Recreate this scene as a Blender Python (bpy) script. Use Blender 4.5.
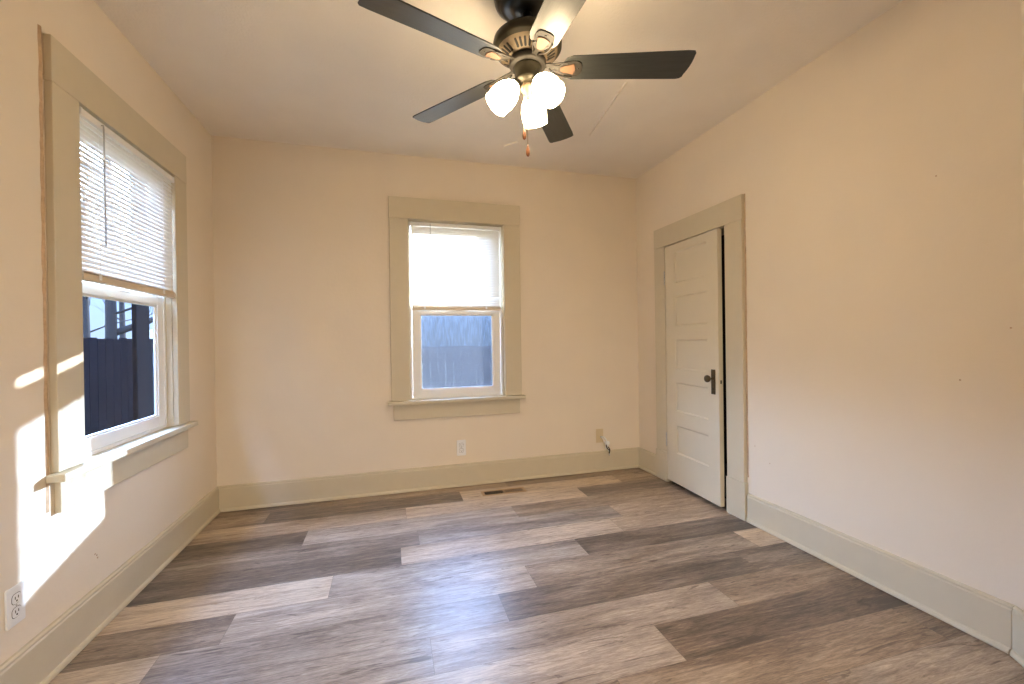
import bpy, bmesh, math, random
from mathutils import Vector, Matrix
random.seed(7)
C = bpy.context.scene.collection
SC = bpy.context.scene
PI = math.pi
for o in list(bpy.data.objects):
    bpy.data.objects.remove(o)

# ------------------------------------------------------------ camera, sky, sun, exposure
W, D, H = 3.5926, 3.6775, 2.8141          # room: right wall x, back wall y, ceiling z
FRONT = -1.30
F_PX, YAW, PITCH, ROLL = 426.806, 0.27631, -0.0031, -0.01413
cam = bpy.data.cameras.new('camera')
cam.sensor_fit = 'HORIZONTAL'; cam.sensor_width = 36.0
cam.lens = F_PX / 1024 * 36.0
cam.clip_start = 0.02; cam.clip_end = 400
co = bpy.data.objects.new('camera', cam); C.objects.link(co)
fw = Vector((math.sin(YAW)*math.cos(PITCH), math.cos(YAW)*math.cos(PITCH), math.sin(PITCH)))
rt = Vector((math.cos(YAW), -math.sin(YAW), 0)); up = rt.cross(fw)
r2 = rt*math.cos(ROLL) + up*math.sin(ROLL); u2 = -rt*math.sin(ROLL) + up*math.cos(ROLL)
m = Matrix(((r2.x, u2.x, -fw.x, 1.26934), (r2.y, u2.y, -fw.y, 0), (r2.z, u2.z, -fw.z, 1.25), (0, 0, 0, 1)))
co.matrix_world = m
SC.camera = co
SC.view_settings.view_transform = 'Standard'
SC.view_settings.look = 'None'
SC.view_settings.exposure = 0.88
SC.view_settings.gamma = 1.0
SC.view_settings.use_curve_mapping = False
try:
    SC.cycles.use_denoising = True
    SC.cycles.max_bounces = 10
    SC.cycles.diffuse_bounces = 6
    SC.cycles.transparent_max_bounces = 16
    SC.cycles.sample_clamp_indirect = 6.0
except Exception:
    pass

SKY = 36.0
world = bpy.data.worlds.new('sky'); SC.world = world; world.use_nodes = True
nt = world.node_tree; nt.nodes.clear()
tc = nt.nodes.new('ShaderNodeTexCoord'); sx = nt.nodes.new('ShaderNodeSeparateXYZ')
cr = nt.nodes.new('ShaderNodeValToRGB'); bg = nt.nodes.new('ShaderNodeBackground'); wo = nt.nodes.new('ShaderNodeOutputWorld')
nt.links.new(tc.outputs['Generated'], sx.inputs[0]); nt.links.new(sx.outputs['Z'], cr.inputs[0])
e = cr.color_ramp.elements
e[0].position = 0.0; e[0].color = (0.019, 0.022, 0.027, 1)        # low sky kept dim, the bright sky starts above the window view
e[1].position = 0.75; e[1].color = (0.42, 0.60, 0.98, 1)
n1 = cr.color_ramp.elements.new(0.085); n1.color = (0.019, 0.025, 0.035, 1)
n1 = cr.color_ramp.elements.new(0.16); n1.color = (0.70, 0.86, 1.08, 1)
bg.inputs['Strength'].default_value = SKY
nt.links.new(cr.outputs[0], bg.inputs[0]); nt.links.new(bg.outputs[0], wo.inputs[0])

SUN_DIR = Vector((-1.0, -0.88, -0.252)).normalized()     # the way the light travels
sun = bpy.data.lights.new('sun', 'SUN'); sun.energy = 42.0; sun.angle = math.radians(0.55); sun.color = (1.0, 0.98, 0.95)
so = bpy.data.objects.new('sun', sun); C.objects.link(so)
so.rotation_euler = SUN_DIR.to_track_quat('-Z', 'Y').to_euler(); so.location = (12, 12, 6)

FILL = 52
def area(name, loc, direction, sx_, sy_, energy, color):
    l = bpy.data.lights.new(name, 'AREA'); l.shape = 'RECTANGLE'; l.size = sx_; l.size_y = sy_
    l.energy = energy; l.color = color
    o = bpy.data.objects.new(name, l); C.objects.link(o)
    o.location = loc; o.rotation_euler = Vector(direction).to_track_quat('-Z', 'Z').to_euler()
    return o
# warm fill lamp added behind the camera, shining in through the front opening
area('warm_fill_light', (1.9, FRONT-1.1, 2.3), (0, .75, -.66), 1.2, 0.5, FILL, (1.0, 0.88, 0.72))
for nm, loc_, dr_ in (('portal_left', (-.10, 2.628, 1.52), (1, 0, 0)), ('portal_back', (1.828, D+.17, 1.52), (0, -1, 0))):
    po = area(nm, loc_, dr_, .84, 1.54, 1, (1, 1, 1)); po.data.cycles.is_portal = True      # guides the sky light through the windows

# ------------------------------------------------------------ materials
def lin(c):
    return tuple(((x/255)/12.92 if x/255 <= 0.04045 else (((x/255)+0.055)/1.055)**2.4) for x in c)
def mat(name, rgb, rough=0.6, metal=0.0, var=0.0, vscale=8.0, bump=0.0, bscale=60.0, spec=0.5, stretch=(1, 1, 1), col2=None):
    m = bpy.data.materials.new(name); m.use_nodes = True
    t = m.node_tree; b = t.nodes['Principled BSDF']
    c = lin(rgb)
    b.inputs['Roughness'].default_value = rough; b.inputs['Metallic'].default_value = metal
    b.inputs['Specular IOR Level'].default_value = spec
    tcn = t.nodes.new('ShaderNodeTexCoord'); mp = t.nodes.new('ShaderNodeMapping'); mp.inputs['Scale'].default_value = stretch
    t.links.new(tcn.outputs['Object'], mp.inputs[0])
    n = t.nodes.new('ShaderNodeTexNoise'); n.inputs['Scale'].default_value = vscale; n.inputs['Detail'].default_value = 5
    t.links.new(mp.outputs[0], n.inputs['Vector'])
    r = t.nodes.new('ShaderNodeValToRGB')
    c2 = lin(col2) if col2 else tuple(x*(1-var) for x in c)
    r.color_ramp.elements[0].position = 0.3; r.color_ramp.elements[0].color = (*c2, 1)
    r.color_ramp.elements[1].position = 0.7; r.color_ramp.elements[1].color = (*c, 1)
    t.links.new(n.outputs[0], r.inputs[0]); t.links.new(r.outputs[0], b.inputs['Base Color'])
    if bump > 0:
        n2 = t.nodes.new('ShaderNodeTexNoise'); n2.inputs['Scale'].default_value = bscale; n2.inputs['Detail'].default_value = 4
        t.links.new(mp.outputs[0], n2.inputs['Vector'])
        bp = t.nodes.new('ShaderNodeBump'); bp.inputs['Strength'].default_value = bump; bp.inputs['Distance'].default_value = 0.004
        t.links.new(n2.outputs[0], bp.inputs['Height']); t.links.new(bp.outputs[0], b.inputs['Normal'])
    return m
M = {}
M['wall'] = mat('cream_wall_paint', (231, 220, 203), 0.75, var=0.035, vscale=3, bump=0.25, bscale=35, spec=0.3)
M['ceiling'] = mat('ceiling_paint', (240, 233, 222), 0.85, var=0.04, vscale=4, bump=0.55, bscale=70, spec=0.2)
M['trim'] = mat('sage_beige_trim_paint', (205, 195, 172), 0.45, var=0.03, vscale=12, bump=0.12, bscale=40, spec=0.4)
M['door'] = mat('door_paint', (214, 205, 184), 0.45, var=0.02, vscale=12, bump=0.10, bscale=40, spec=0.4)
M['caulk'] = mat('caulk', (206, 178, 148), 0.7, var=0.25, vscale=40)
M['vinyl'] = mat('white_vinyl', (238, 238, 236), 0.3, var=0.01, spec=0.5)
M['outlet'] = mat('white_plastic', (236, 238, 240), 0.35, var=0.0)
M['ivory'] = mat('ivory_plastic', (214, 196, 160), 0.4)
M['rail'] = mat('cream_rail', (212, 196, 172), 0.4)
M['brick'] = mat('brown_shingles', (120, 96, 80), 0.9, var=0.2)
M['iron'] = mat('matt_dark_iron', (34, 30, 24), 0.65, metal=0.2)
M['inset'] = mat('copper_brown_inset', (104, 76, 56), 0.6, metal=0.1, var=0.2)
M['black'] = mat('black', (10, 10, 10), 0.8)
M['slot'] = mat('dark_slot', (60, 58, 55), 0.7)
M['bronze'] = mat('aged_bronze', (56, 52, 40), 0.45, metal=0.5, var=0.25, vscale=20)
M['bronze_light'] = mat('antique_brass_highlight', (104, 90, 70), 0.6, metal=0.15, var=0.2, vscale=30)
M['blackmetal'] = mat('black_enamel', (22, 24, 25), 0.28, var=0.1, spec=0.6)
M['blade'] = mat('dark_walnut_blade', (50, 52, 50), 0.36, var=0.45, vscale=9, stretch=(1, 14, 14), bump=0.05, spec=0.7)
M['hardware'] = mat('dark_bronze_hardware', (82, 72, 54), 0.4, metal=0.7, var=0.3, vscale=60)
M['chain'] = mat('brass_chain', (170, 140, 95), 0.35, metal=0.9)
M['pull'] = mat('wooden_pull', (150, 92, 52), 0.4, var=0.3, vscale=60)
M['register'] = mat('brown_register', (184, 156, 122), 0.45, metal=0.3)
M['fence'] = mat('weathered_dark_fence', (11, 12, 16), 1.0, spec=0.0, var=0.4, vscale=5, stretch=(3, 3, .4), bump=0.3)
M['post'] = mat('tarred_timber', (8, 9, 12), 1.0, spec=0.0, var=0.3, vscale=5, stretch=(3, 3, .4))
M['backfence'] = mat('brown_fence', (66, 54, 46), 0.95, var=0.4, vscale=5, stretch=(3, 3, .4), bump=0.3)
M['bark'] = mat('bark', (22, 21, 22), 0.9, spec=0.05, var=0.4, vscale=12, bump=0.5, bscale=30)
M['siding'] = mat('pale_siding', (186, 172, 158), 0.8, var=0.05)
M['roof'] = mat('grey_roof', (92, 88, 88), 0.9, var=0.15)
M['shrub'] = mat('dry_shrub', (96, 80, 66), 0.9, var=0.5, vscale=6, bump=0.8, bscale=14)
M['ground'] = mat('winter_grass', (110, 104, 76), 0.95, var=0.3, vscale=2, bump=0.5)
M['silver'] = mat('silver_connector', (190, 190, 190), 0.3, metal=0.8)
M['stucco'] = mat('exterior_siding', (200, 196, 186), 0.8, var=0.05)

def slat_material():
    m = bpy.data.materials.new('white_blind_slat'); m.use_nodes = True; t = m.node_tree; t.nodes.clear()
    o = t.nodes.new('ShaderNodeOutputMaterial'); a = t.nodes.new('ShaderNodeBsdfPrincipled'); b = t.nodes.new('ShaderNodeBsdfTranslucent')
    a.inputs['Base Color'].default_value = (.84, .84, .82, 1); a.inputs['Roughness'].default_value = .4
    b.inputs['Color'].default_value = (.86, .86, .84, 1)
    x = t.nodes.new('ShaderNodeMixShader'); x.inputs[0].default_value = 0.035
    t.links.new(a.outputs[0], x.inputs[1]); t.links.new(b.outputs[0], x.inputs[2]); t.links.new(x.outputs[0], o.inputs[0])
    return m
M['slat'] = slat_material()
def glass_material(name, tint, fog):
    m = bpy.data.materials.new(name); m.use_nodes = True; t = m.node_tree; t.nodes.clear()
    o = t.nodes.new('ShaderNodeOutputMaterial'); tr = t.nodes.new('ShaderNodeBsdfTransparent'); gl = t.nodes.new('ShaderNodeBsdfGlossy')
    tr.inputs[0].default_value = (*tint, 1); gl.inputs['Roughness'].default_value = 0.02
    fr = t.nodes.new('ShaderNodeLayerWeight'); pw = t.nodes.new('ShaderNodeMath'); pw.operation = 'POWER'; pw.inputs[1].default_value = 5.0
    ma = t.nodes.new('ShaderNodeMath'); ma.operation = 'MULTIPLY_ADD'; ma.inputs[1].default_value = .45; ma.inputs[2].default_value = .02
    t.links.new(fr.outputs['Facing'], pw.inputs[0]); t.links.new(pw.outputs[0], ma.inputs[0])
    x = t.nodes.new('ShaderNodeMixShader')
    t.links.new(ma.outputs[0], x.inputs[0]); t.links.new(tr.outputs[0], x.inputs[1]); t.links.new(gl.outputs[0], x.inputs[2])
    last = x
    if fog:
        tcn = t.nodes.new('ShaderNodeTexCoord'); mp = t.nodes.new('ShaderNodeMapping'); mp.inputs['Scale'].default_value = (150, 150, 13)
        n = t.nodes.new('ShaderNodeTexNoise'); n.inputs['Scale'].default_value = 1.0; n.inputs['Detail'].default_value = 6
        t.links.new(tcn.outputs['Object'], mp.inputs[0]); t.links.new(mp.outputs[0], n.inputs['Vector'])
        r = t.nodes.new('ShaderNodeMapRange'); r.inputs['From Min'].default_value = .3; r.inputs['From Max'].default_value = .7
        r.inputs['To Min'].default_value = fog-.26; r.inputs['To Max'].default_value = fog+.20
        t.links.new(n.outputs[0], r.inputs[0])
        tl = t.nodes.new('ShaderNodeBsdfTranslucent'); tl.inputs[0].default_value = (.80, .88, 1.0, 1)
        df = t.nodes.new('ShaderNodeBsdfDiffuse'); df.inputs[0].default_value = (.55, .62, .72, 1)
        rf = t.nodes.new('ShaderNodeBsdfRefraction'); rf.inputs['Color'].default_value = (.19, .21, .25, 1); rf.inputs['Roughness'].default_value = .26; rf.inputs['IOR'].default_value = 1.35
        y0 = t.nodes.new('ShaderNodeMixShader'); y0.inputs[0].default_value = .985
        t.links.new(tl.outputs[0], y0.inputs[1]); t.links.new(rf.outputs[0], y0.inputs[2])
        y = t.nodes.new('ShaderNodeMixShader')
        t.links.new(r.outputs[0], y.inputs[0]); t.links.new(x.outputs[0], y.inputs[1]); t.links.new(y0.outputs[0], y.inputs[2])
        last = y
    t.links.new(last.outputs[0], o.inputs[0])
    return m
M['glass'] = glass_material('clear_glass', (.93, .96, .98), 0)
M['screen_glass'] = glass_material('dusky_glass', (.74, .80, .88), 0)
M['fog_glass'] = glass_material('fogged_glass', (.62, .70, .80), .58)

def shade_material():
    m = bpy.data.materials.new('lit_frosted_shade'); m.use_nodes = True; t = m.node_tree
    b = t.nodes['Principled BSDF']; b.inputs['Base Color'].default_value = (.9, .88, .82, 1); b.inputs['Roughness'].default_value = .3
    b.inputs['Emission Color'].default_value = (1.0, .76, .46, 1); b.inputs['Emission Strength'].default_value = LAMP
    return m
LAMP = 29.0
M['shade'] = shade_material()

def floor_material():
    m = bpy.data.materials.new('vinyl_plank'); m.use_nodes = True; t = m.node_tree; b = t.nodes['Principled BSDF']
    L = t.links.new
    at = t.nodes.new('ShaderNodeAttribute'); at.attribute_name = 'plank'; at.attribute_type = 'GEOMETRY'
    # plank = (base tone 0..1, warmth 0..1, seed)
    sp = t.nodes.new('ShaderNodeSeparateXYZ'); L(at.outputs['Vector'], sp.inputs[0])
    tcn = t.nodes.new('ShaderNodeTexCoord')
    sc = t.nodes.new('ShaderNodeVectorMath'); sc.operation = 'SCALE'; sc.inputs['Scale'].default_value = 37.0
    cmb = t.nodes.new('ShaderNodeCombineXYZ'); L(sp.outputs['Z'], cmb.inputs[0]); L(sp.outputs['Z'], cmb.inputs[1]); L(sp.outputs['Z'], cmb.inputs[2])
    L(cmb.outputs[0], sc.inputs[0])
    ad = t.nodes.new('ShaderNodeVectorMath'); ad.operation = 'ADD'; L(tcn.outputs['Object'], ad.inputs[0]); L(sc.outputs[0], ad.inputs[1])
    def noise(scale, detail, dist, sxyz, rough=.55):
        mp = t.nodes.new('ShaderNodeMapping'); mp.inputs['Scale'].default_value = sxyz; L(ad.outputs[0], mp.inputs[0])
        n = t.nodes.new('ShaderNodeTexNoise'); n.inputs['Scale'].default_value = scale; n.inputs['Detail'].default_value = detail
        n.inputs['Distortion'].default_value = dist; n.inputs['Roughness'].default_value = rough; L(mp.outputs[0], n.inputs['Vector']); return n
    broad = noise(1.0, 3, .8, (1.3, 9, 1)); grain = noise(1.0, 8, 1.6, (5, 55, 1), .7); fine = noise(1.0, 6, .3, (30, 260, 1), .7)
    knot = noise(1.0, 5, 3.0, (2.2, 14, 1), .6)
    def math_(op, a, c, clamp=False):
        n = t.nodes.new('ShaderNodeMath'); n.operation = op; n.use_clamp = clamp
        for i, v in ((0, a), (1, c)):
            if isinstance(v, (int, float)): n.inputs[i].default_value = v
            else: L(v, n.inputs[i])
        return n.outputs[0]
    v = math_('ADD', sp.outputs['X'], math_('MULTIPLY', math_('SUBTRACT', broad.outputs[0], .5), 1.0))
    v = math_('ADD', v, math_('MULTIPLY', math_('SUBTRACT', grain.outputs[0], .5), 1.35))
    v = math_('ADD', v, math_('MULTIPLY', math_('SUBTRACT', fine.outputs[0], .5), .8), True)
    cool = t.nodes.new('ShaderNodeValToRGB'); warm = t.nodes.new('ShaderNodeValToRGB')
    def ramp(n, cs):
        el = n.color_ramp.elements
        el[0].position = 0; el[0].color = (*lin(cs[0]), 1); el[1].position = 1; el[1].color = (*lin(cs[-1]), 1)
        for i, c in enumerate(cs[1:-1]): q = el.new((i+1)/(len(cs)-1)); q.color = (*lin(c), 1)
        L(v, n.inputs[0])
    ramp(cool, [(64, 57, 52), (120, 110, 102), (164, 156, 148), (204, 196, 186)])
    ramp(warm, [(74, 60, 49), (126, 106, 87), (172, 150, 126), (212, 192, 164)])
    mx = t.nodes.new('ShaderNodeMix'); mx.data_type = 'RGBA'; L(sp.outputs['Y'], mx.inputs['Factor']); L(cool.outputs[0], mx.inputs['A']); L(warm.outputs[0], mx.inputs['B'])
    # dark grain cracks
    kr = t.nodes.new('ShaderNodeValToRGB'); ke = kr.color_ramp.elements
    ke[0].position = .33; ke[0].color = (.38, .33, .30, 1); ke[1].position = .39; ke[1].color = (1, 1, 1, 1); L(knot.outputs[0], kr.inputs[0])
    mu = t.nodes.new('ShaderNodeMix'); mu.data_type = 'RGBA'; mu.blend_type = 'MULTIPLY'; mu.inputs['Factor'].default_value = .9
    L(mx.outputs['Result'], mu.inputs['A']); L(kr.outputs[0], mu.inputs['B']); L(mu.outputs['Result'], b.inputs['Base Color'])
    b.inputs['Roughness'].default_value = .34; b.inputs['Specular IOR Level'].default_value = .8
    bp = t.nodes.new('ShaderNodeBump'); bp.inputs['Strength'].default_value = .12; bp.inputs['Distance'].default_value = .002
    L(fine.outputs[0], bp.inputs['Height']); L(bp.outputs[0], b.inputs['Normal'])
    return m
M['floor'] = floor_material()

# ------------------------------------------------------------ mesh helpers
class MB:
    def __init__(s): s.bm = bmesh.new(); s.T = Matrix.Identity(4)
    def _v(s, p): return s.bm.verts.new(s.T @ Vector(p))
    def box(s, a, b, mi=0):
        x0, y0, z0 = [min(a[i], b[i]) for i in range(3)]; x1, y1, z1 = [max(a[i], b[i]) for i in range(3)]
        v = [s._v(p) for p in ((x0,y0,z0),(x1,y0,z0),(x1,y1,z0),(x0,y1,z0),(x0,y0,z1),(x1,y0,z1),(x1,y1,z1),(x0,y1,z1))]
        for f in ((0,3,2,1),(4,5,6,7),(0,1,5,4),(1,2,6,5),(2,3,7,6),(3,0,4,7)):
            s.bm.faces.new([v[i] for i in f]).material_index = mi
        return s
    def prism(s, pts, h0, h1, axis=2, mi=0):
        def P(a, b, h): return (a, b, h) if axis == 2 else ((h, a, b) if axis == 0 else (a, h, b))
        lo = [s._v(P(a, b, h0)) for a, b in pts]; hi = [s._v(P(a, b, h1)) for a, b in pts]; n = len(pts)
        for f in ([lo[i] for i in range(n)][::-1], hi): s.bm.faces.new(f).material_index = mi
        for i in range(n):
            s.bm.faces.new((lo[i], lo[(i+1) % n], hi[(i+1) % n], hi[i])).material_index = mi
        return s
    def lathe(s, prof, n=32, mi=0, M4=None):
        old = s.T
        if M4 is not None: s.T = s.T @ M4
        rings = []
        for r, z in prof:
            if r < 1e-5: rings.append([s._v((0, 0, z))]*n)
            else: rings.append([s._v((r*math.cos(2*PI*k/n), r*math.sin(2*PI*k/n), z)) for k in range(n)])
        for i in range(len(rings)-1):
            a, b = rings[i], rings[i+1]
            for k in range(n):
                q = [a[k], a[(k+1) % n], b[(k+1) % n], b[k]]; u = []
                for v in q:
                    if v not in u: u.append(v)
                if len(u) > 2:
                    f = s.bm.faces.new(u); f.material_index = mi; f.smooth = True
        s.T = old; return s
    def tube(s, pts, r, n=8, mi=0, cap=True):
        pts = [Vector(p) for p in pts]
        rs = r if isinstance(r, (list, tuple)) else [r]*len(pts)
        rings = []; prev = None
        for i, p in enumerate(pts):
            d = (pts[min(i+1, len(pts)-1)] - pts[max(i-1, 0)]).normalized()
            a = Vector((0, 0, 1)) if abs(d.z) < .9 else Vector((1, 0, 0))
            if prev is not None: a = prev
            x = (a - d*a.dot(d)).normalized(); prev = x; y = d.cross(x)
            rings.append([s._v(p + (x*math.cos(2*PI*k/n) + y*math.sin(2*PI*k/n))*rs[i]) for k in range(n)])
        for a, b in zip(rings, rings[1:]):
            for k in range(n):
                f = s.bm.faces.new((a[k], a[(k+1) % n], b[(k+1) % n], b[k])); f.material_index = mi; f.smooth = True
        if cap:
            s.bm.faces.new(rings[0][::-1]).material_index = mi; s.bm.faces.new(rings[-1]).material_index = mi
        return s
    def build(s, name, mats, parent=None, bevel=0, kind=None, world=True, label=None, seg=2):
        bmesh.ops.recalc_face_normals(s.bm, faces=s.bm.faces[:])
        me = bpy.data.meshes.new(name); s.bm.to_mesh(me); s.bm.free()
        if not isinstance(mats, (list, tuple)): mats = [mats]
        for q in mats: me.materials.append(M[q] if isinstance(q, str) else q)
        o = bpy.data.objects.new(name, me); C.objects.link(o)
        if parent is not None: o.parent = parent
        if bevel:
            b = o.modifiers.new('bevel', 'BEVEL'); b.width = bevel; b.segments = seg; b.limit_method = 'ANGLE'; b.angle_limit = math.radians(40)
        if kind: o['kind'] = kind
        if label: o['label'] = label
        return o
def empty(name, loc, rz=0, label=None, cat=None, group=None, kind=None):
    o = bpy.data.objects.new(name, None); C.objects.link(o); o.location = loc; o.rotation_euler = (0, 0, rz); o.empty_display_size = .1
    if label: o['label'] = label
    if cat: o['category'] = cat
    if group: o['group'] = group
    if kind: o['kind'] = kind
    return o
def tag(o, label, cat, group=None):
    o['label'] = label; o['category'] = cat
    if group: o['group'] = group
    return o
def rrect(w, h, r, n=4, cx=0, cy=0):
    pts = []
    for sx_, sy_, a0 in ((1, 1, 0), (-1, 1, PI/2), (-1, -1, PI), (1, -1, 3*PI/2)):
        for k in range(n+1):
            a = a0 + k*PI/2/n
            pts.append((cx + sx_*(w/2-r) + r*math.cos(a), cy + sy_*(h/2-r) + r*math.sin(a)))
    return pts

# ------------------------------------------------------------ room shell
def wall_piece(b, axis, a0, a1, u0, u1, z0, z1, holes):
    """slab of a wall: thickness a0..a1 on `axis`, spanning u0..u1, with rectangular holes (u0,u1,z0,z1)"""
    us = sorted({u0, u1, *[h[0] for h in holes], *[h[1] for h in holes]}); zs = sorted({z0, z1, *[h[2] for h in holes], *[h[3] for h in holes]})
    for ua, ub in zip(us, us[1:]):
        run = None
        for za, zb in zip(zs, zs[1:]):
            cu, cz = (ua+ub)/2, (za+zb)/2
            if any(h[0] < cu < h[1] and h[2] < cz < h[3] for h in holes):
                if run: 
                    box(b, axis, a0, a1, ua, ub, *run); run = None
            else: run = (run[0], zb) if run else (za, zb)
        if run: box(b, axis, a0, a1, ua, ub, *run)
def box(b, axis, a0, a1, u0, u1, z0, z1):
    if axis == 0: b.box((a0, u0, z0), (a1, u1, z1))
    else: b.box((u0, a0, z0), (u1, a1, z1))
TH = 0.16
THL = 0.088
BW = 1.828; LW = 2.628                         # window centres: back (x), left (y)
OPN = (0.752, 2.29)
b = MB(); wall_piece(b, 0, -THL, 0, FRONT-TH, D+TH, -.5, H+.02, [(LW-.42, LW+.42, *OPN)]); b.build('wall_left', 'wall', kind='structure')
b = MB(); wall_piece(b, 1, D, D+TH, 0, W+TH+1, -.5, H+.02, [(BW-.42, BW+.42, *OPN)]); b.build('wall_back', 'wall', kind='structure')
b = MB(); wall_piece(b, 0, W, W+TH, FRONT, D, -.5, H+.02, [(2.49, 3.23, 0, 2.065)]); wall_right = b.build('wall_right', 'wall', kind='structure')
b = MB(); wall_piece(b, 1, FRONT-TH, FRONT, 0, W+TH, -.5, H+.02, [(0.9, 2.9, 0, 2.15)]); b.build('wall_front', 'wall', kind='structure')
# angled wall closing the near right corner
KX, KY = W, 1.060
b = MB(); b.prism([(W+.02, KY), (W+.02, KY-.9), (W-.60, KY-.86)], 0, H+.005, 2); b.build('wall_angled', 'wall', kind='structure')
b = MB(); b.box((-TH, FRONT-TH, H), (W+TH+1, D+TH, H+.12)); b.build('ceiling', 'ceiling', kind='structure')
b = MB(); b.box((-.6, FRONT-.8, H+.125), (W+1.8, D+.55, H+.3)); b.build('roof', 'roof', kind='structure')
# unseen room added behind the camera: keeps sky out, holds the fill lamp
b = MB()
b.box((-.2, FRONT-2.6, -.02), (W+.2, FRONT-2.5, H)); b.box((-.2, FRONT-2.5, -.02), (-.1, FRONT-TH, H)); b.box((W+.1, FRONT-2.5, -.02), (W+.2, FRONT-TH, H))
b.box((-.2, FRONT-2.5, H), (W+.2, FRONT-TH, H+.1)); b.build('wall_added_room', 'wall', kind='structure')
b = MB(); b.box((-.2, FRONT-2.6, -.12), (W+.2, FRONT-TH, -.02)); b.build('floor_added_room', 'roof', kind='structure')
# closet behind the door
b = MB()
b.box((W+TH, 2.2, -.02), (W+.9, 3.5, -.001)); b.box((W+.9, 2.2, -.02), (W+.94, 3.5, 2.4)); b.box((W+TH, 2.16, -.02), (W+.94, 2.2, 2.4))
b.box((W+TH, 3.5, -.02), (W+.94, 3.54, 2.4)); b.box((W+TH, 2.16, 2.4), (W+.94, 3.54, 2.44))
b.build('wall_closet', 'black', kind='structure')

# floor made of planks: (tone, warmth) per plank, rows counted from y = 1.408 (k = 0)
PIT, Y0, PL = 0.2127, 1.408, 1.405
rows = {   # k: (first joint x, [tones for planks ... the plank ending at that joint first])
    10: (.816, [(.30, .9), (.48, .9), (.32, .9), (.5, .9)]),
    9: (.393, [(.50, .9), (.22, .6), (.78, .9), (.50, .9)]),
    8: (1.357, [(.60, .8), (.78, .85), (.26, .5)]),
    7: (.72, [(.18, .5), (.62, .35), (.44, .75), (.3, .6)]),
    6: (1.421, [(.36, .35), (.48, .25), (.62, .8)]),
    5: (1.308, [(.20, .30), (.70, .75), (.66, .8)]),
    4: (.954, [(.82, .8), (.52, .35), (.17, .45)]),
    3: (.56, [(.40, .6), (.60, .45), (.46, .6), (.80, .95)]),
    2: (.355, [(.72, .6), (.44, .35), (.20, .5), (.24, .5)]),
    1: (1.41, [(.46, .35), (.58, .6), (.38, .9)]),
    0: (.95, [(.46, .7), (.58, .6), (.18, .85), (.4, .9)]),
    -1: (.645, [(.5, .6), (.46, .8), (.42, .95), (.30, .8)]),
}
bm = bmesh.new()
vals = []
rnd = random.Random(3)
k = -14
while Y0 + k*PIT < D + .0:
    ya, yb = max(Y0 + k*PIT, FRONT), min(Y0 + (k+1)*PIT, D)
    if yb <= ya: k += 1; continue
    if k in rows: j0, tl = rows[k]
    else: j0, tl = rnd.uniform(.1, 1.4), [(rnd.choice((.2, .4, .5, .75)), rnd.uniform(.5, .9)) for _ in range(4)]
    xs = [j0 - PL]
    i = 0
    while xs[-1] < W:
        xa, xb = xs[-1], xs[-1] + PL
        x0c, x1c = max(xa, 0), min(xb, W)
        g = .0006
        if x1c > x0c:
            vs = [bm.verts.new(p) for p in ((x0c+g, ya+g, 0), (x1c-g, ya+g, 0), (x1c-g, yb-g, 0), (x0c+g, yb-g, 0))]
            bm.faces.new(vs); t = tl[min(i, len(tl)-1)]; vals.append((t[0], t[1], rnd.random()))
        i += 1; xs.append(xb)
    k += 1
vs = [bm.verts.new(p) for p in ((-.1, FRONT-.1, -.004), (W+TH, FRONT-.1, -.004), (W+TH, D+.05, -.004), (-.1, D+.05, -.004))]
bm.faces.new(vs); vals.append((0, .5, 0))
vs = [bm.verts.new(p) for p in ((W, 2.49, -.0), (W+TH, 2.49, -.0), (W+TH, 3.23, -.0), (W, 3.23, -.0))]
bm.faces.new(vs); vals.append((.3, .7, .4))
me = bpy.data.meshes.new('floor'); bm.to_mesh(me); bm.free()
a = me.attributes.new('plank', 'FLOAT_VECTOR', 'FACE'); a.data.foreach_set('vector', [x for v in vals for x in v])
me.materials.append(M['floor']); fo = bpy.data.objects.new('floor', me); C.objects.link(fo); fo['kind'] = 'structure'
b = MB(); b.box((-TH, FRONT-TH, -.5), (W+TH, D+TH, -.006)); b.build('trim_floor_base', 'black', kind='structure')

# baseboards: profile (depth, height)
BB = [(0, .003), (.030, .003), (.030, .012), (.026, .022), (.020, .026), (.020, .172), (.016, .178), (.017, .186), (.010, .192), (0, .192)]
def baseboard(name, frm, to, nrm, m0=0, m1=0):
    """extrude the profile from frm to to; nrm points into the room; m0/m1 = miter slopes"""
    b = MB(); frm = Vector((*frm, 0)); to = Vector((*to, 0)); nrm = Vector((*nrm, 0)); d = (to-frm).normalized()
    A = [b._v(frm + nrm*p + d*p*m0 + Vector((0, 0, z))) for p, z in BB]; B = [b._v(to + nrm*p - d*p*m1 + Vector((0, 0, z))) for p, z in BB]
    n = len(BB)
    b.bm.faces.new(A[::-1]); b.bm.faces.new(B)
    for i in range(n): b.bm.faces.new((A[i], A[(i+1) % n], B[(i+1) % n], B[i]))
    return b.build(name, 'trim', kind='structure')
baseboard('baseboard_left', (0, FRONT), (0, D), (1, 0), 0, 1)
baseboard('baseboard_back', (0, D), (W, D), (0, -1), 1, 1)
baseboard('baseboard_right', (W, D), (W, 3.365), (-1, 0), 1, 0)
baseboard('baseboard_right.001', (W, 2.345), (W, KY), (-1, 0), 0, .41)
ang = Vector((-.60, -.86)).normalized()
baseboard('baseboard_angled', (W, KY), (W-.58, KY-.83), (ang.y, -ang.x), .41, 0)

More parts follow.
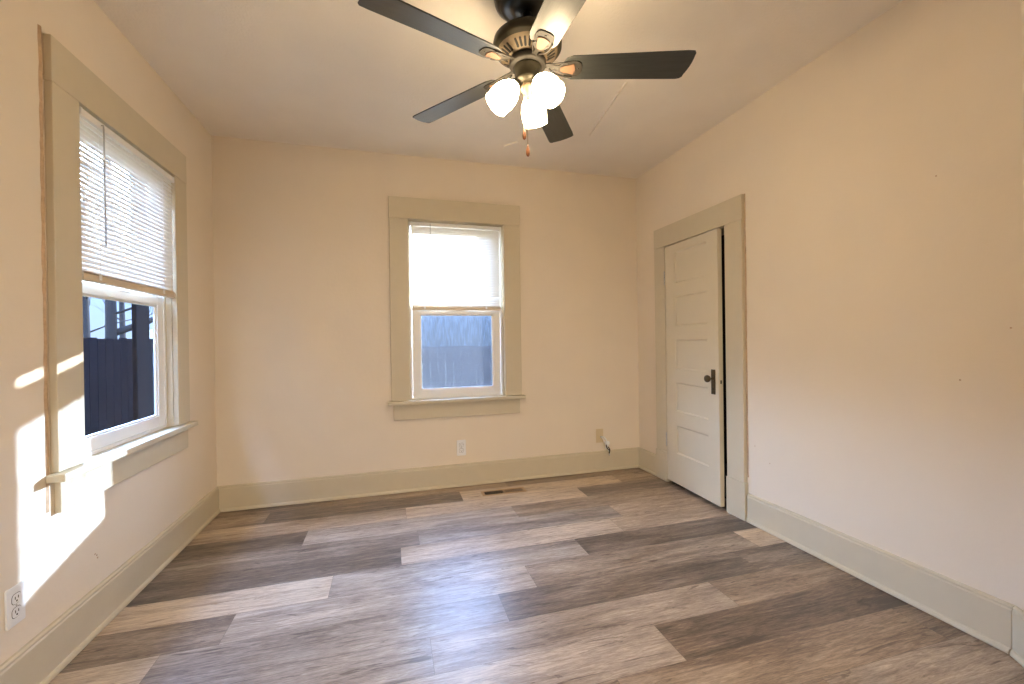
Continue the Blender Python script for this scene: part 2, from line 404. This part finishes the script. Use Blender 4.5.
# ------------------------------------------------------------ windows
def window(n, loc, rz, glass_low, TW):
    """local frame: x along the wall, y outwards, z up; wall plane y = 0"""
    r = empty('window_%d' % n, loc, rz, kind='structure')
    t = .028
    b = MB(); b.box((-.565, -t, 2.277), (.565, -.0005, 2.455)); b.build('head_casing', 'trim', r, .003)
    for s in (-1, 1):
        b = MB(); b.box((s*.411, -t+.001, .765), (s*.562, -.0005, 2.2765)); b.build('side_casing', 'trim', r, .003)
    b = MB(); b.box((-.590, -.062, .732), (.590, -.0005, .762)); b.box((-.4195, -.002, .732), (.4195, .06, .762)); b.build('sill', 'trim', r, .005)
    b = MB(); b.box((-.545, -.022, .602), (.545, -.0005, .7315)); b.build('apron', 'trim', r, .003)
    b = MB()
    for s in (-1, 1): b.box((s*.405, -.001, .762), (s*.4195, TW-.001, 2.285))
    b.box((-.4195, -.001, 2.272), (.4195, TW-.001, 2.2895)); b.box((-.4195, .06, .7525), (.4195, TW+.015, .761))
    b.build('jamb', 'trim', r)
    # vinyl outer frame (stops and tracks)
    b = MB(); fd = min(.12, TW-.004)
    for s in (-1, 1):
        b.box((s*.388, .030, .762), (s*.4045, fd, 2.271))
    b.box((-.388, .030, 2.250), (.388, fd, 2.271)); b.box((-.388, .030, .762), (.388, fd, .778))
    b.build('vinyl_frame', 'vinyl', r, .002)
    if TW > .1:  # outside trim added on the back window to narrow the sun patch
        b = MB()
        for s in (-1, 1): b.box((s*.400, .161, .74), (s*.50, .205, 2.40))
        b.box((-.400, .161, 2.29), (.400, .205, 2.40)); b.build('sun_limit_casing', 'stucco', r)
    def sash(z0, z1, rail_b, rail_t, d0, d1, gm, st=.066):
        e_ = .384
        b = MB(); b.box((-e_, d0, z0), (-e_+st, d1, z1)); b.box((e_-st, d0, z0), (e_, d1, z1))
        b.box((-e_+st, d0, z0), (e_-st, d1, z0+rail_b)); b.box((-e_+st, d0, z1-rail_t), (e_-st, d1, z1))
        # glazing bead, stepped back
        i0, i1, j0, j1 = -e_+st, e_-st, z0+rail_b, z1-rail_t; g = .010; dm = d0+.008
        b.box((i0, dm, j0), (i0+g, d1-.004, j1)); b.box((i1-g, dm, j0), (i1, d1-.004, j1)); b.box((i0, dm, j0), (i1, d1-.004, j0+g)); b.box((i0, dm, j1-g), (i1, d1-.004, j1))
        so_ = b.build('sash', 'vinyl', r, .002)
        b = MB(); b.box((i0+g, dm+.008, j0+g), (i1-g, dm+.011, j1-g)); b.build('pane', gm, so_)
        return so_
    lo = sash(.779, 1.535, .062, .050, .032, .056, glass_low)
    b = MB(); b.box((-.05, .026, 1.528), (.05, .034, 1.54)); b.build('latch', 'vinyl', lo)
    sash(1.50, 2.249, .045, .05, .058, .082, 'glass')
    return r
window(1, (0, LW, 0), PI/2, 'screen_glass', THL)
window(2, (BW, D, 0), 0, 'fog_glass', TH)

def blind(loc, rz, hw, ztop, zbot, wand_u, label, opened=None):
    r = empty('window_blind', loc, rz, label, 'blind')
    b = MB(); b.box((-hw, -.012, ztop-.030), (hw, .014, ztop)); b.box((-hw-.002, -.015, ztop-.033), (-hw+.012, .016, ztop+.001)); b.box((hw-.012, -.015, ztop-.033), (hw+.002, .016, ztop+.001))
    b.build('headrail', 'vinyl', r, .002)
    n = int((ztop-.04-zbot-.03)/.0212); b = MB(); hwS = hw-.006
    for i in range(n):
        z = zbot + .034 + i*(ztop-.045-zbot-.034)/(n-1)
        tilt = math.radians(74)
        if opened is not None and i == opened: tilt = math.radians(58)
        pr = []
        for k in range(5):
            q = (k-2)/2; w_ = .0125*q; c_ = .0022*(1-q*q)
            # leading edge towards the room goes down
            y = w_*math.cos(tilt) - c_*math.sin(tilt); zz = w_*math.sin(tilt) + c_*math.cos(tilt)
            pr.append((y, zz))
        lo = [(-hwS, y, z+zz) for y, zz in pr]; hi = [(hwS, y, z+zz) for y, zz in pr]
        A = [b._v(p) for p in lo]; B = [b._v(p) for p in hi]
        for k in range(4):
            f = b.bm.faces.new((A[k], A[k+1], B[k+1], B[k])); f.smooth = True
    so_ = b.build('slats', 'slat', r)
    so_['label'] = 'closed white slats'
    b = MB(); b.box((-hwS, -.011, zbot-.010), (hwS, .011, zbot+.018)); b.box((-hwS-.003, -.013, zbot-.002), (-hwS+.01, .013, zbot+.018)); b.box((hwS-.01, -.013, zbot-.002), (hwS+.003, .013, zbot+.018))
    # the slats that rest in a stack on the rail
    for k_ in range(3): b.box((-hwS, -.012, zbot+.018+k_*.004), (hwS, .012, zbot+.0195+k_*.004))
    b.build('bottom_rail', 'rail', r, .0015)
    for u in (-hw*.72, hw*.66):
        b = MB(); b.tube([(u, -.0135, ztop-.03), (u, -.0135, zbot+.016)], .0007, 5)
        b.box((u-.008, -.0145, zbot+.001), (u+.008, -.011, zbot+.024))
        b.build('ladder_cord', 'outlet', r)
    b = MB(); b.tube([(wand_u, -.020, ztop-.012), (wand_u, -.022, ztop-.03), (wand_u+.002, -.022, ztop-.56)], .0032, 8); b.tube([(wand_u, -.011, ztop-.014), (wand_u, -.021, ztop-.014)], .002, 6)
    b.build('tilt_wand', 'silver', r, label='thin clear grey tilt wand')
    return r
blind((.012, LW, 0), PI/2, .403, 2.262, 1.545, -.268, 'white mini blind half lowered over the left wall window, wand near its left edge')
blind((BW, D+.012, 0), 0, .386, 2.262, 1.530, -.225, 'sunlit white mini blind half lowered over the fogged window of the back wall', opened=3)

# ragged ridges of old caulk beside the left window casing and the door casing
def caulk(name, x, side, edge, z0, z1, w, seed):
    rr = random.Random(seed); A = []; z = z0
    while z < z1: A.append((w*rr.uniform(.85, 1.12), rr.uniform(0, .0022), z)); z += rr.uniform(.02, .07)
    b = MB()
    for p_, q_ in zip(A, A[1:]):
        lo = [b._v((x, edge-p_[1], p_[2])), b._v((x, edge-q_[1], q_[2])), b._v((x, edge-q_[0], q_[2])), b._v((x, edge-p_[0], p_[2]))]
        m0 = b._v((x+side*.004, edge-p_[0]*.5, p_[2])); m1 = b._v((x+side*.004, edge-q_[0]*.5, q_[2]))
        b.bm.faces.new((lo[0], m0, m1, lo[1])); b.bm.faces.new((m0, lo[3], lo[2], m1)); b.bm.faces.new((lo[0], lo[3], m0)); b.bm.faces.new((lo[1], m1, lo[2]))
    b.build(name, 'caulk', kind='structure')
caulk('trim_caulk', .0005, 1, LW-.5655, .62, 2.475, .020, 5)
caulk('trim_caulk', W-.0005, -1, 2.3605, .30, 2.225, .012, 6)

# ------------------------------------------------------------ closet door on the right wall
# local frame: rotated -90 deg so that local x = -world y, local y = outwards (+world x)
DR = empty('door_1', (W, 2.86, 0), -PI/2, kind='structure')
t = .028
b = MB(); b.box((-.50, -t, 2.050), (.505, -.0005, 2.222)); b.build('head_casing', 'trim', DR, .003)
for s0, s1 in ((-.497, -.350), (.345, .499)):
    b = MB(); b.box((s0, -t+.001, .262), (s1, -.0005, 2.0495)); b.build('side_casing', 'trim', DR, .003)
for s0, s1 in ((-.503, -.345), (.340, .506)):
    b = MB(); b.box((s0, -t-.004, .002), (s1, -.0005, .262)); b.build('plinth', 'trim', DR, .003)
b = MB(); b.box((-.3685, 0.0005, .001), (-.352, TH, 2.064)); b.box((.347, 0.0005, .001), (.3685, TH, 2.064)); b.box((-.3685, 0.0005, 2.0445), (.3685, TH, 2.064))
b.box((-.352, .052, .001), (-.338, .085, 2.0445)); b.box((.333, .052, .001), (.347, .085, 2.0445)); b.build('jamb', 'trim', DR)
# leaf: hinged at local x = -.345 (world y = 3.205), opens a few degrees into the room
LP = bpy.data.objects.new('door_leaf_hang', None)
LEAF_A = -math.radians(2.9)
LM = Matrix.Translation((-.345, -.022, 0)) @ Matrix.Rotation(LEAF_A, 4, 'Z')
bpy.data.objects.remove(LP)
LWD = .655; TL = .035
b = MB(); b.T = LM
pan = [(.285, .520), (.638, .880), (.995, .995+.245), (1.355, 1.602), (1.712, 1.972)]
px0, px1 = .133, .535
zs = [.030]
for a0, a1 in pan: zs += [a0, a1]
zs.append(2.036)
b.box((0, 0, .030), (px0, TL, 2.036)); b.box((px1, 0, .030), (LWD, TL, 2.036))
for i in range(0, len(zs), 2): b.box((px0, 0, zs[i]), (px1, TL, zs[i+1]))
def quad(p): b.bm.faces.new([b._v(q) for q in p])
for a0, a1 in pan:
    dd, e1 = .012, .010
    b.box((px0, dd, a0), (px1, TL-.010, a1))
    # sloped sticking round the panel
    o_ = [(px0, a0), (px1, a0), (px1, a1), (px0, a1)]; i_ = [(px0+e1, a0+e1), (px1-e1, a0+e1), (px1-e1, a1-e1), (px0+e1, a1-e1)]
    for k in range(4):
        k2 = (k+1) % 4
        quad([(o_[k][0], .002, o_[k][1]), (o_[k2][0], .002, o_[k2][1]), (i_[k2][0], dd-.001, i_[k2][1]), (i_[k][0], dd-.001, i_[k][1])])
leaf = b.build('door_leaf', 'door', DR)
b = MB(); b.T = LM @ Matrix.Translation((.598, 0, 0)); 
b.prism(rrect(.042, .182, .003, cx=0, cy=.927), -.004, .001, axis=1); b.prism(rrect(.008, .014, .003, cx=0, cy=.875), -.0045, -.003, axis=1, mi=1)
pl = b.build('knob_plate', ['hardware', 'black'], leaf)
b = MB(); b.T = LM @ Matrix.Translation((.598, -.004, .952))
b.lathe([(0, -.002), (.014, -.002), (.013, .006), (.008, .012), (.008, .026), (.016, .031), (.024, .038), (.027, .048), (.025, .058), (.016, .065), (0, .067)], 24, M4=Matrix.Rotation(PI/2, 4, 'X'))
b.build('knob', 'hardware', leaf)
b = MB(); b.T = LM @ Matrix.Translation((LWD, .0175, .93)); b.prism(rrect(.012, .026, .003), -.0005, .0010, axis=0)
b.build('latch', 'hardware', leaf)
for z in (.32, 1.72):
    b = MB(); b.T = LM
    for k in range(5): b.tube([(-.004, -.006, z+k*.022), (-.004, -.006, z+k*.022+.020)], .0055, 10)
    b.tube([(-.004, -.006, z-.006), (-.004, -.006, z+.116)], .0035, 8)
    b.build('hinge', 'silver', leaf, label='partly painted metal hinge')

# ------------------------------------------------------------ outlets, plates, cable, floor register
def outlet(loc, rz, label, w=.078, h=.135):
    r = empty('wall_outlet', loc, rz, label, 'outlet')
    b = MB(); b.prism(rrect(w, h, .006), -.007, -.0004, axis=1); b.build('cover_plate', 'outlet', r, .002)
    for s in (-1, 1):
        b = MB(); pts = rrect(.036, .034, .012, 5, 0, s*.0235); b.prism(pts, -.0085, -.0065, axis=1)
        for dx in (-.0065, .0065): b.box((dx-.0012, -.0092, s*.0235-.001), (dx+.0012, -.0082, s*.0235+.008), 1)
        b.prism(rrect(.006, .006, .0028, 3, 0, s*.0235-.008), -.0092, -.0082, axis=1, mi=1)
        # thin dark seam round the socket
        b.prism(rrect(.039, .037, .013, 5, 0, s*.0235), -.0074, -.0066, axis=1, mi=1)
        b.build('socket', ['outlet', 'slot'], r)
    b = MB(); b.lathe([(0, .0), (.0035, 0), (.003, .0015), (0, .002)], 10, M4=Matrix.Translation((0, -.007, 0)) @ Matrix.Rotation(PI/2, 4, 'X')); b.build('screw', 'silver', r)
    return r
outlet((0, 1.893, .358), PI/2, 'white double outlet low on the left wall, beside the patch of sunlight')
outlet((1.842, D, .330), 0, 'white double outlet on the back wall below the fogged window')
r = empty('cable_wall_plate', (3.163, D, .336), 0, 'ivory cable plate on the back wall near the door, loose wires coming out', 'wall plate')
b = MB(); b.prism(rrect(.074, .130, .005), -.006, -.0004, axis=1); b.build('cover_plate', 'ivory', r, .0015)
b = MB(); b.lathe([(0, 0), (.010, 0), (.010, .003), (.006, .004), (.006, .008), (0, .008)], 14, M4=Matrix.Translation((.014, -.006, -.012)) @ Matrix.Rotation(PI/2, 4, 'X')); b.build('grommet', 'silver', r)
r = empty('loose_cable', (3.177, D-.006, .324), 0, 'bundle of loose white and black cable ends dangling from the ivory wall plate', 'cable')
def bez(p, n=14):
    out = []
    for i in range(n+1):
        t_ = i/n; q = [Vector(v) for v in p]
        while len(q) > 1: q = [q[j].lerp(q[j+1], t_) for j in range(len(q)-1)]
        out.append(q[0])
    return out
b = MB()
b.tube(bez([(0, -.012, 0), (.006, -.05, .03), (.03, -.06, -.03), (.05, -.04, -.08)]), .006); b.tube(bez([(.002, -.012, -.004), (.0, -.05, .0), (.01, -.06, -.08), (.045, -.03, -.05), (.02, -.045, -.11)]), .005)
b.tube(bez([(.05, -.04, -.08), (.07, -.04, -.05), (.03, -.05, -.02), (.02, -.05, -.09), (.055, -.045, -.13)]), .005)
b.build('white_wire', 'outlet', r)
b = MB(); b.tube(bez([(.03, -.045, -.06), (.02, -.06, -.12), (.075, -.05, -.10), (.06, -.04, -.15)]), .005); b.tube(bez([(.05, -.04, -.09), (.085, -.05, -.12), (.05, -.05, -.14), (.066, -.04, -.15)]), .0045)
b.build('black_wire', 'blackmetal', r)
b = MB(); b.prism(rrect(.034, .028, .004, cx=.042, cy=-.050), -.056, -.034, axis=1); b.build('plug', 'outlet', r, .001)
b = MB(); b.lathe([(0, 0), (.0055, 0), (.0065, .004), (.0065, .016), (.004, .018), (.004, .024), (0, .024)], 12, M4=Matrix.Translation((.064, -.04, -.172))); b.build('connector', 'silver', r)

r = empty('floor_register', (2.150, 3.420, 0), math.radians(0), 'small brown louvred heating register in the floor by the back baseboard', 'register')
b = MB()
hx, hy = .185, .052
b.box((-hx, -hy, .0005), (hx, -hy+.014, .005)); b.box((-hx, hy-.014, .0005), (hx, hy, .005)); b.box((-hx, -hy+.014, .0005), (-hx+.022, hy-.014, .005)); b.box((hx-.022, -hy+.014, .0005), (hx, hy-.014, .005)); b.box((-.006, -hy+.014, .0005), (.006, hy-.014, .005))
b.build('frame', 'register', r, .001)
b = MB(); b.box((-hx+.02, -hy+.012, .0004), (hx-.02, hy-.012, .0010)); b.build('duct_opening', 'black', r)
b = MB()
for half in (-1, 1):
    for k in range(11):
        u = half*(.014 + k*.0142)
        b.prism([(u-.0015, .0012), (u+.0015+half*.0045, .0012), (u+.0005+half*.003, .0042), (u-.0025, .0042)], -hy+.013, hy-.013, axis=1)
b.build('louvre', 'register', r)

# ------------------------------------------------------------ ceiling fan
FX, FY, FZ = 1.877, 1.822, 2.469
FAN = empty('ceiling_fan', (FX, FY, H), 0, 'dark bronze five-blade ceiling fan with three lit frosted glass shades', 'ceiling fan')
Z = lambda z: z - H
b = MB(); b.lathe([(0, -.0005), (.146, -.0005), (.149, -.012), (.141, -.022), (.147, -.034), (.144, -.050), (.128, -.062), (.118, -.066), (.116, -.074), (.088, -.076), (.066, -.080), (.060, -.092), (.040, -.098), (0, -.098)], 48)
b.build('canopy', 'blackmetal', FAN)
b = MB(); b.lathe([(0, -.095), (.020, -.095), (.020, -.150), (.034, -.156), (.046, -.168), (.048, -.186), (.060, -.196), (0, -.196)], 32)
b.build('downrod', 'blackmetal', FAN)
# motor housing: shallow drum with a wide band and a vented underside
b = MB(); b.lathe([(0, Z(2.625)), (.058, Z(2.622)), (.095, Z(2.614)), (.138, Z(2.600)), (.151, Z(2.588)), (.154, Z(2.572)), (.153, Z(2.556)), (.147, Z(2.548)), (.140, Z(2.546)), (.137, Z(2.540)), (.0, Z(2.538))], 64)
mh = b.build('motor_housing', 'bronze', FAN)
b = MB(); b.lathe([(.136, Z(2.541)), (.132, Z(2.536)), (.080, Z(2.508)), (.072, Z(2.504)), (.072, Z(2.52))], 64); 
vr = b.build('vent_ring', 'bronze_light', mh)
b = MB()
for k in range(35):
    a_ = 2*PI*k/35
    if k % 7 == 0: continue
    R_ = Matrix.Rotation(a_, 4, 'Z'); s_ = math.atan2(.028, .046)
    b.T = R_ @ Matrix.Translation((.106, 0, Z(2.5215))) @ Matrix.Rotation(-s_, 4, 'Y')
    b.prism(rrect(.040, .0095, .0045, 3), -.0016, .002)
b.build('vent_slot', 'black', mh)
b = MB(); b.lathe([(0, Z(2.505)), (.078, Z(2.504)), (.082, Z(2.498)), (.082, Z(2.480)), (.076, Z(2.474)), (0, Z(2.474))], 48); b.build('flywheel', 'iron', FAN)
b = MB(); b.lathe([(0, Z(2.474)), (.060, Z(2.474)), (.063, Z(2.466)), (.058, Z(2.460)), (.058, Z(2.420)), (.062, Z(2.414)), (.056, Z(2.402)), (.040, Z(2.394)), (0, Z(2.392))], 40)
for k in range(3):
    a_ = 2*PI*k/3+.9; b.lathe([(0, 0), (.0035, 0), (.003, .002), (0, .0025)], 8, M4=Matrix.Translation((.0575*math.cos(a_), .0575*math.sin(a_), Z(2.435))) @ Matrix.Rotation(a_, 4, 'Z') @ Matrix.Rotation(PI/2, 4, 'Y'))
b.build('switch_housing', 'bronze', FAN)
PITCHA = math.radians(12.5)
def blade_outline():
    pts = [(.160, -.030), (.172, -.050), (.20, -.062)]
    pts += [(.69, -.074), (.720, -.072), (.727, -.062)]
    for k in range(7):
        q = -1 + 2*k/6; pts.append((.716 + .006*(1-q*q) + .003 - q*.008, q*.050))
    pts += [(.710, .062), (.699, .071), (.682, .074), (.20, .062), (.172, .050), (.160, .030)]
    return pts
def build_blade(a_):
    R_ = Matrix.Rotation(a_, 4, 'Z') @ Matrix.Translation((0, 0, Z(FZ))) @ Matrix.Rotation(-PITCHA, 4, 'X')
    b = MB(); b.prism(blade_outline(), -.003, .003)
    bl = b.build('blade', 'blade', FAN, .0015); bl.matrix_local = R_
    # iron: arm from the flywheel, swelling into a shield under the blade root
    b = MB()
    N = 16; top = []; 
    sect = [(.070, .013, .012), (.088, .011, .012), (.105, .010, .008), (.122, .011, .002), (.138, .016, -.004), (.155, .027, -.0065), (.175, .036, -.0068), (.198, .040, -.0068), (.220, .039, -.0068), (.236, .031, -.0068), (.242, .014, -.0068)]
    prev = None
    for x_, w_, z_ in sect:
        th = .0055
        cur = [b._v((x_, -w_, z_)), b._v((x_, w_, z_)), b._v((x_, w_, z_+th)), b._v((x_, -w_, z_+th))]
        if prev:
            for k in range(4): b.bm.faces.new((prev[k], prev[(k+1) % 4], cur[(k+1) % 4], cur[k]))
        else: b.bm.faces.new(cur)
        prev = cur
    b.bm.faces.new(prev[::-1])
    # raised shield and curling side strap
    sh = [(.146, -.008), (.160, -.016), (.204, -.027), (.211, -.012), (.213, 0), (.211, .012), (.204, .027), (.160, .016), (.146, .008)]
    b.prism(sh, -.0105, -.0065, mi=1)
    b.tube(bez([(.096, .012, .010), (.12, .034, .0), (.15, .040, -.008), (.178, .044, -.008), (.20, .040, -.009)]), .0042, mi=0)
    b.tube(bez([(.096, -.012, .010), (.12, -.022, .002), (.15, -.030, -.006), (.175, -.034, -.008)]), .0036, mi=0)
    for sx_, sy_ in ((.176, -.026), (.176, .026), (.224, 0)): b.lathe([(0, -.0095), (.004, -.0085), (.005, -.006), (0, -.006)], 10, M4=Matrix.Translation((sx_, sy_, 0)))
    ir = b.build('blade_iron', ['iron', 'inset'], bl, .001); ir.matrix_parent_inverse = Matrix.Identity(4)
    return bl
b0 = build_blade(-.292)
ir0 = b0.children[0]
for k in range(1, 5):
    c = b0.copy(); C.objects.link(c); c.matrix_local = Matrix.Rotation(-.292+k*2*PI/5, 4, 'Z') @ Matrix.Translation((0, 0, Z(FZ))) @ Matrix.Rotation(-PITCHA, 4, 'X')
    d = ir0.copy(); C.objects.link(d); d.parent = c
# light kit
b = MB(); b.lathe([(0, Z(2.400)), (.028, Z(2.398)), (.030, Z(2.394)), (.034, Z(2.388)), (.034, Z(2.372)), (.024, Z(2.362)), (.012, Z(2.352)), (.010, Z(2.338)), (.006, Z(2.330)), (0, Z(2.328))], 28)
lk = b.build('light_fitter', 'bronze_light', FAN)
SHP = [(.021, 0), (.026, .004), (.040, .020), (.053, .042), (.0605, .066), (.0625, .088), (.0600, .108), (.0585, .122), (.0605, .130)]
for a_ in (math.radians(178), math.radians(298), math.radians(58)):
    d = Vector((math.cos(a_), math.sin(a_), 0)); tilt = math.radians(42)      # from straight down
    ax = (d*math.sin(tilt) + Vector((0, 0, -math.cos(tilt)))).normalized()
    p0 = Vector((0, 0, Z(2.405))) + d*.026; p1 = p0 + d*.018 + Vector((0, 0, .004)); p2 = p0 + d*.026 + Vector((0, 0, -.008))
    b = MB(); b.tube([p0, p0 + d*.008 + Vector((0, 0, .003)), p1, p2, p2 + ax*.01], .007, 10)
    R_ = ax.to_track_quat('Z', 'Y').to_matrix().to_4x4()
    b.lathe([(0, -.006), (.014, -.006), (.024, 0), (.0255, .014), (.0235, .018), (0, .018)], 24, M4=Matrix.Translation(p2) @ R_)
    b.build('lamp_arm', 'bronze', FAN)
    b = MB(); prof = SHP + [(r_-.0025, z_) for r_, z_ in SHP[::-1]] + [SHP[0]]
    b.lathe(prof, 36, M4=Matrix.Translation(p2 + ax*.008) @ R_ @ Matrix.Diagonal((.95, .95, 1.04, 1)))
    sh = b.build('lamp_shade', 'shade', FAN, label='lit frosted white glass shade')
    b = MB(); b.lathe([(0, 0), (.012, 0), (.013, .02), (.024, .045), (.028, .062), (.024, .080), (.012, .090), (0, .092)], 20, M4=Matrix.Translation(p2 + ax*.014) @ R_)
    b.build('bulb', 'shade', sh)
for dx, dy, z0, z1 in ((-.028, -.024, 2.40, 2.185), (-.012, -.024, 2.33, 2.112)):
    b = MB(); b.tube([(dx, dy, Z(z0)), (dx, dy, Z(z1))], .0011, 6)
    ch = b.build('pull_chain', 'chain', FAN)
    b = MB(); b.lathe([(0, .004), (.003, .002), (.0045, -.006), (.0075, -.022), (.0085, -.034), (.0065, -.044), (0, -.050)], 16, M4=Matrix.Translation((dx, dy, Z(z1))))
    b.build('pull_knob', 'pull', ch, label='small wooden teardrop knob')

# ------------------------------------------------------------ wear: cracks and nail holes
def crack(pts, w, name, m_):
    b = MB()
    for (x0, y0), (x1, y1) in zip(pts, pts[1:]):
        d = Vector((x1-x0, y1-y0, 0)).normalized(); n_ = Vector((-d.y, d.x, 0))*w
        a_ = Vector((x0, y0, H-.0004)); c_ = Vector((x1, y1, H-.0004))
        q = [a_-n_, a_+n_*.4, c_+n_*.4, c_-n_]; lo = [b._v(p) for p in q]
        t_ = [b._v(q[0]-Vector((0, 0, .014))), b._v(q[3]-Vector((0, 0, .014)))]
        b.bm.faces.new(lo); b.bm.faces.new((lo[0], t_[0], t_[1], lo[3])); b.bm.faces.new((lo[1], lo[2], t_[1], t_[0])); b.bm.faces.new((lo[0], lo[1], t_[0])); b.bm.faces.new((lo[2], lo[3], t_[1]))
    return b.build(name, m_, kind='structure')
crack([(2.756, 2.976), (2.745, 2.88), (2.728, 2.76), (2.716, 2.66), (2.70, 2.52), (2.683, 2.40), (2.676, 2.31)], .010, 'trim_ceiling_crack', 'ceiling')
crack([(2.165, 3.30), (2.20, 3.26), (2.255, 3.20)], .008, 'trim_ceiling_peel', 'ceiling')
def hole(parent, p, nrm, r=.004):
    b = MB(); q = Vector(nrm).to_track_quat('Z', 'Y').to_matrix().to_4x4(); b.lathe([(0, .0012), (r, .0010), (r, 0), (0, 0)], 10, M4=Matrix.Translation(p) @ q)
    b.build('nail_hole', 'caulk', parent)
for p in ((W, 1.069, 1.272), (W, 1.225, 1.056), (W, 2.295, .525), (W, 1.30, 1.95), (W, 2.18, .44)): hole(wall_right, p, (-1, 0, 0), .0035)
for y_, z_ in ((2.314, .335), (2.325, .325), (2.33, .312), (1.83, .86)): hole(bpy.data.objects['wall_left'], (0, y_, z_), (1, 0, 0), .004)

# ------------------------------------------------------------ outside
b = MB(); b.box((-6.5, FRONT-2, -.5), (-1.0, 2.1, 3.2)); b.build('wall_sky_blocker', 'brick', kind='structure')      # unseen block added by the left window, keeps sky light off the back wall
b = MB(); b.box((-60, -30, -.56), (60, 90, -.5)); b.build('ground', 'ground', kind='structure')
def fence(name, p0, p1, top, m_, label):
    r = empty(name, (p0[0], p0[1], -.5), math.atan2(p1[1]-p0[1], p1[0]-p0[0]), label, 'fence')
    L_ = math.hypot(p1[0]-p0[0], p1[1]-p0[1]); n_ = int(L_/.145); h = top+.5; q = random.Random(int(L_*10))
    b = MB()
    for i in range(n_):
        u = i*.145; hh = h + q.uniform(-.012, .012)
        b.box((u+.002, 0, .04), (u+.141, .018+q.uniform(0, .003), hh))
    b.build('board_panel', m_, r)
    b = MB()
    for z in (.35, h-.3): b.box((0, .022, z), (L_, .06, z+.09))
    b.build('rail', m_, r)
    k_ = 0
    while k_*2.4 < L_:
        b = MB(); b.box((k_*2.4+.02, .062, 0), (k_*2.4+.11, .15, h-.05)); b.build('post', m_, r); k_ += 1
    return r
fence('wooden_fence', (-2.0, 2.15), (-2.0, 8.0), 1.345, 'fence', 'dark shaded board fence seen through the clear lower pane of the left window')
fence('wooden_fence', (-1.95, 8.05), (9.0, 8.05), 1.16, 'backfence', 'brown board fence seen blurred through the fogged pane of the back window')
b = MB(); b.box((-1.04, 4.76, -.5), (-1.0, 4.99, 2.9)); b.box((-1.06, 4.74, -.5), (-.98, 5.01, -.3)); tag(b.build('porch_post', 'post', bevel=.01), 'dark upright timber post outside the left window, by its far side', 'post')

def tree(name, loc, h, r0, seed, label, lean=0, big=None, levels=4):
    q = random.Random(seed); root = empty(name, loc, 0, label, 'tree')
    b = MB(); top = Vector((lean, 0, h))
    P = [Vector((0, 0, 0)), Vector((lean*.2, .02, h*.35)), Vector((lean*.5, -.03, h*.7)), top]
    b.tube(P, [r0*1.25, r0, r0*.8, r0*.45], 12); b.build('trunk', 'bark', root)
    b = MB()
    def br(p, d, L_, r_, lv):
        pts = [p]; rr_ = [r_]
        for i in range(4):
            d = (d + Vector((q.uniform(-.25, .25), q.uniform(-.25, .25), q.uniform(-.08, .2)))).normalized()
            pts.append(pts[-1] + d*L_/4); rr_.append(r_*(1-.18*(i+1)))
        b.tube(pts, rr_, 5 if lv < 2 else 4)
        if lv < levels:
            for i in range(3 if lv else 5):
                k_ = q.randint(1, 4); dd = (d + Vector((q.uniform(-1, 1), q.uniform(-1, 1), q.uniform(-.3, .7)))).normalized()
                br(pts[k_], dd, L_*q.uniform(.5, .75), rr_[k_]*.55, lv+1)
    for i in range(7):
        z = h*(.3+.1*i); a_ = i*2.4+q.random(); base = P[1].lerp(top, max(0, (.3+.1*i-.35)/.65))
        br(base, Vector((math.cos(a_), math.sin(a_), q.uniform(.4, .9))).normalized(), h*.27, r0*.30, 1)
    if big:
        for pp, rb in big: b.tube([Vector(x) for x in pp], [rb, rb*.85, rb*.75, rb*.6][:len(pp)], 8)
    b.build('branches', 'bark', root)
tree('bare_tree', (-3.25, 8.72, -.5), 6.5, .075, 4, 'thick dark trunk with a rising side branch behind the fence, left window', big=[([(0, 0, 1.95), (.28, .5, 2.18), (.62, 1.2, 2.55), (.9, 1.8, 3.2)], .06)])
tree('bare_tree', (-6.5, 13.95, -.5), 6.0, .08, 9, 'thin leafless tree left of the thick trunk, beyond the fence of the left window')
tree('bare_tree', (-7.6, 17.75, -.5), 6.5, .08, 12, 'thin leafless tree right of the thick trunk, beyond the fence of the left window')
def far_house(loc, rz, w, d, h, label):
    r = empty('house', loc, rz, label, 'house')
    b = MB(); b.box((-w/2, -d/2, 0), (w/2, d/2, h)); b.build('wall', 'siding', r)
    b = MB(); b.prism([(-w/2-.3, h), (w/2+.3, h), (0, h+w*.3)], -d/2-.3, d/2+.3, axis=1); b.build('roof', 'roof', r)
    for u0, u1 in ((-.2, -.05), (.1, .25)):
        b = MB(); b.box((w*u0, -d/2-.03, 1.0), (w*u1, -d/2+.02, 2.2)); b.build('window', 'slot', r)
far_house((-25, 66, -.5), 0, 8, 7, 2.4, 'pale house far behind the fence of the left window')
far_house((.6, 10.95, -.5), 0, 2.3, 4.5, 3.6, 'unseen house added beyond the back fence to shade the side fence')  # out of view, added to keep direct sun off the side fence
def shrub(loc, r_, seed, label):
    q = random.Random(seed); b = MB(); 
    bm2 = b.bm; bmesh.ops.create_icosphere(bm2, subdivisions=4, radius=r_)
    from mathutils import noise
    for v in bm2.verts:
        n_ = noise.noise(v.co*3/r_ + Vector((seed, 0, 0)))*.35 + noise.noise(v.co*9/r_)*.2; v.co *= 1+n_; v.co.z = v.co.z*.7 + r_*.6
    o = b.build('shrub', 'shrub'); o.location = loc; tag(o, label, 'shrub'); return o
shrub((-15.5, 30.0, -.5), 1.6, 2, 'brown winter shrub left of the thick trunk, far behind the left window fence')
shrub((-11.2, 33, -.5), 1.25, 5, 'brown winter shrub right of the thick trunk, far behind the left window fence')
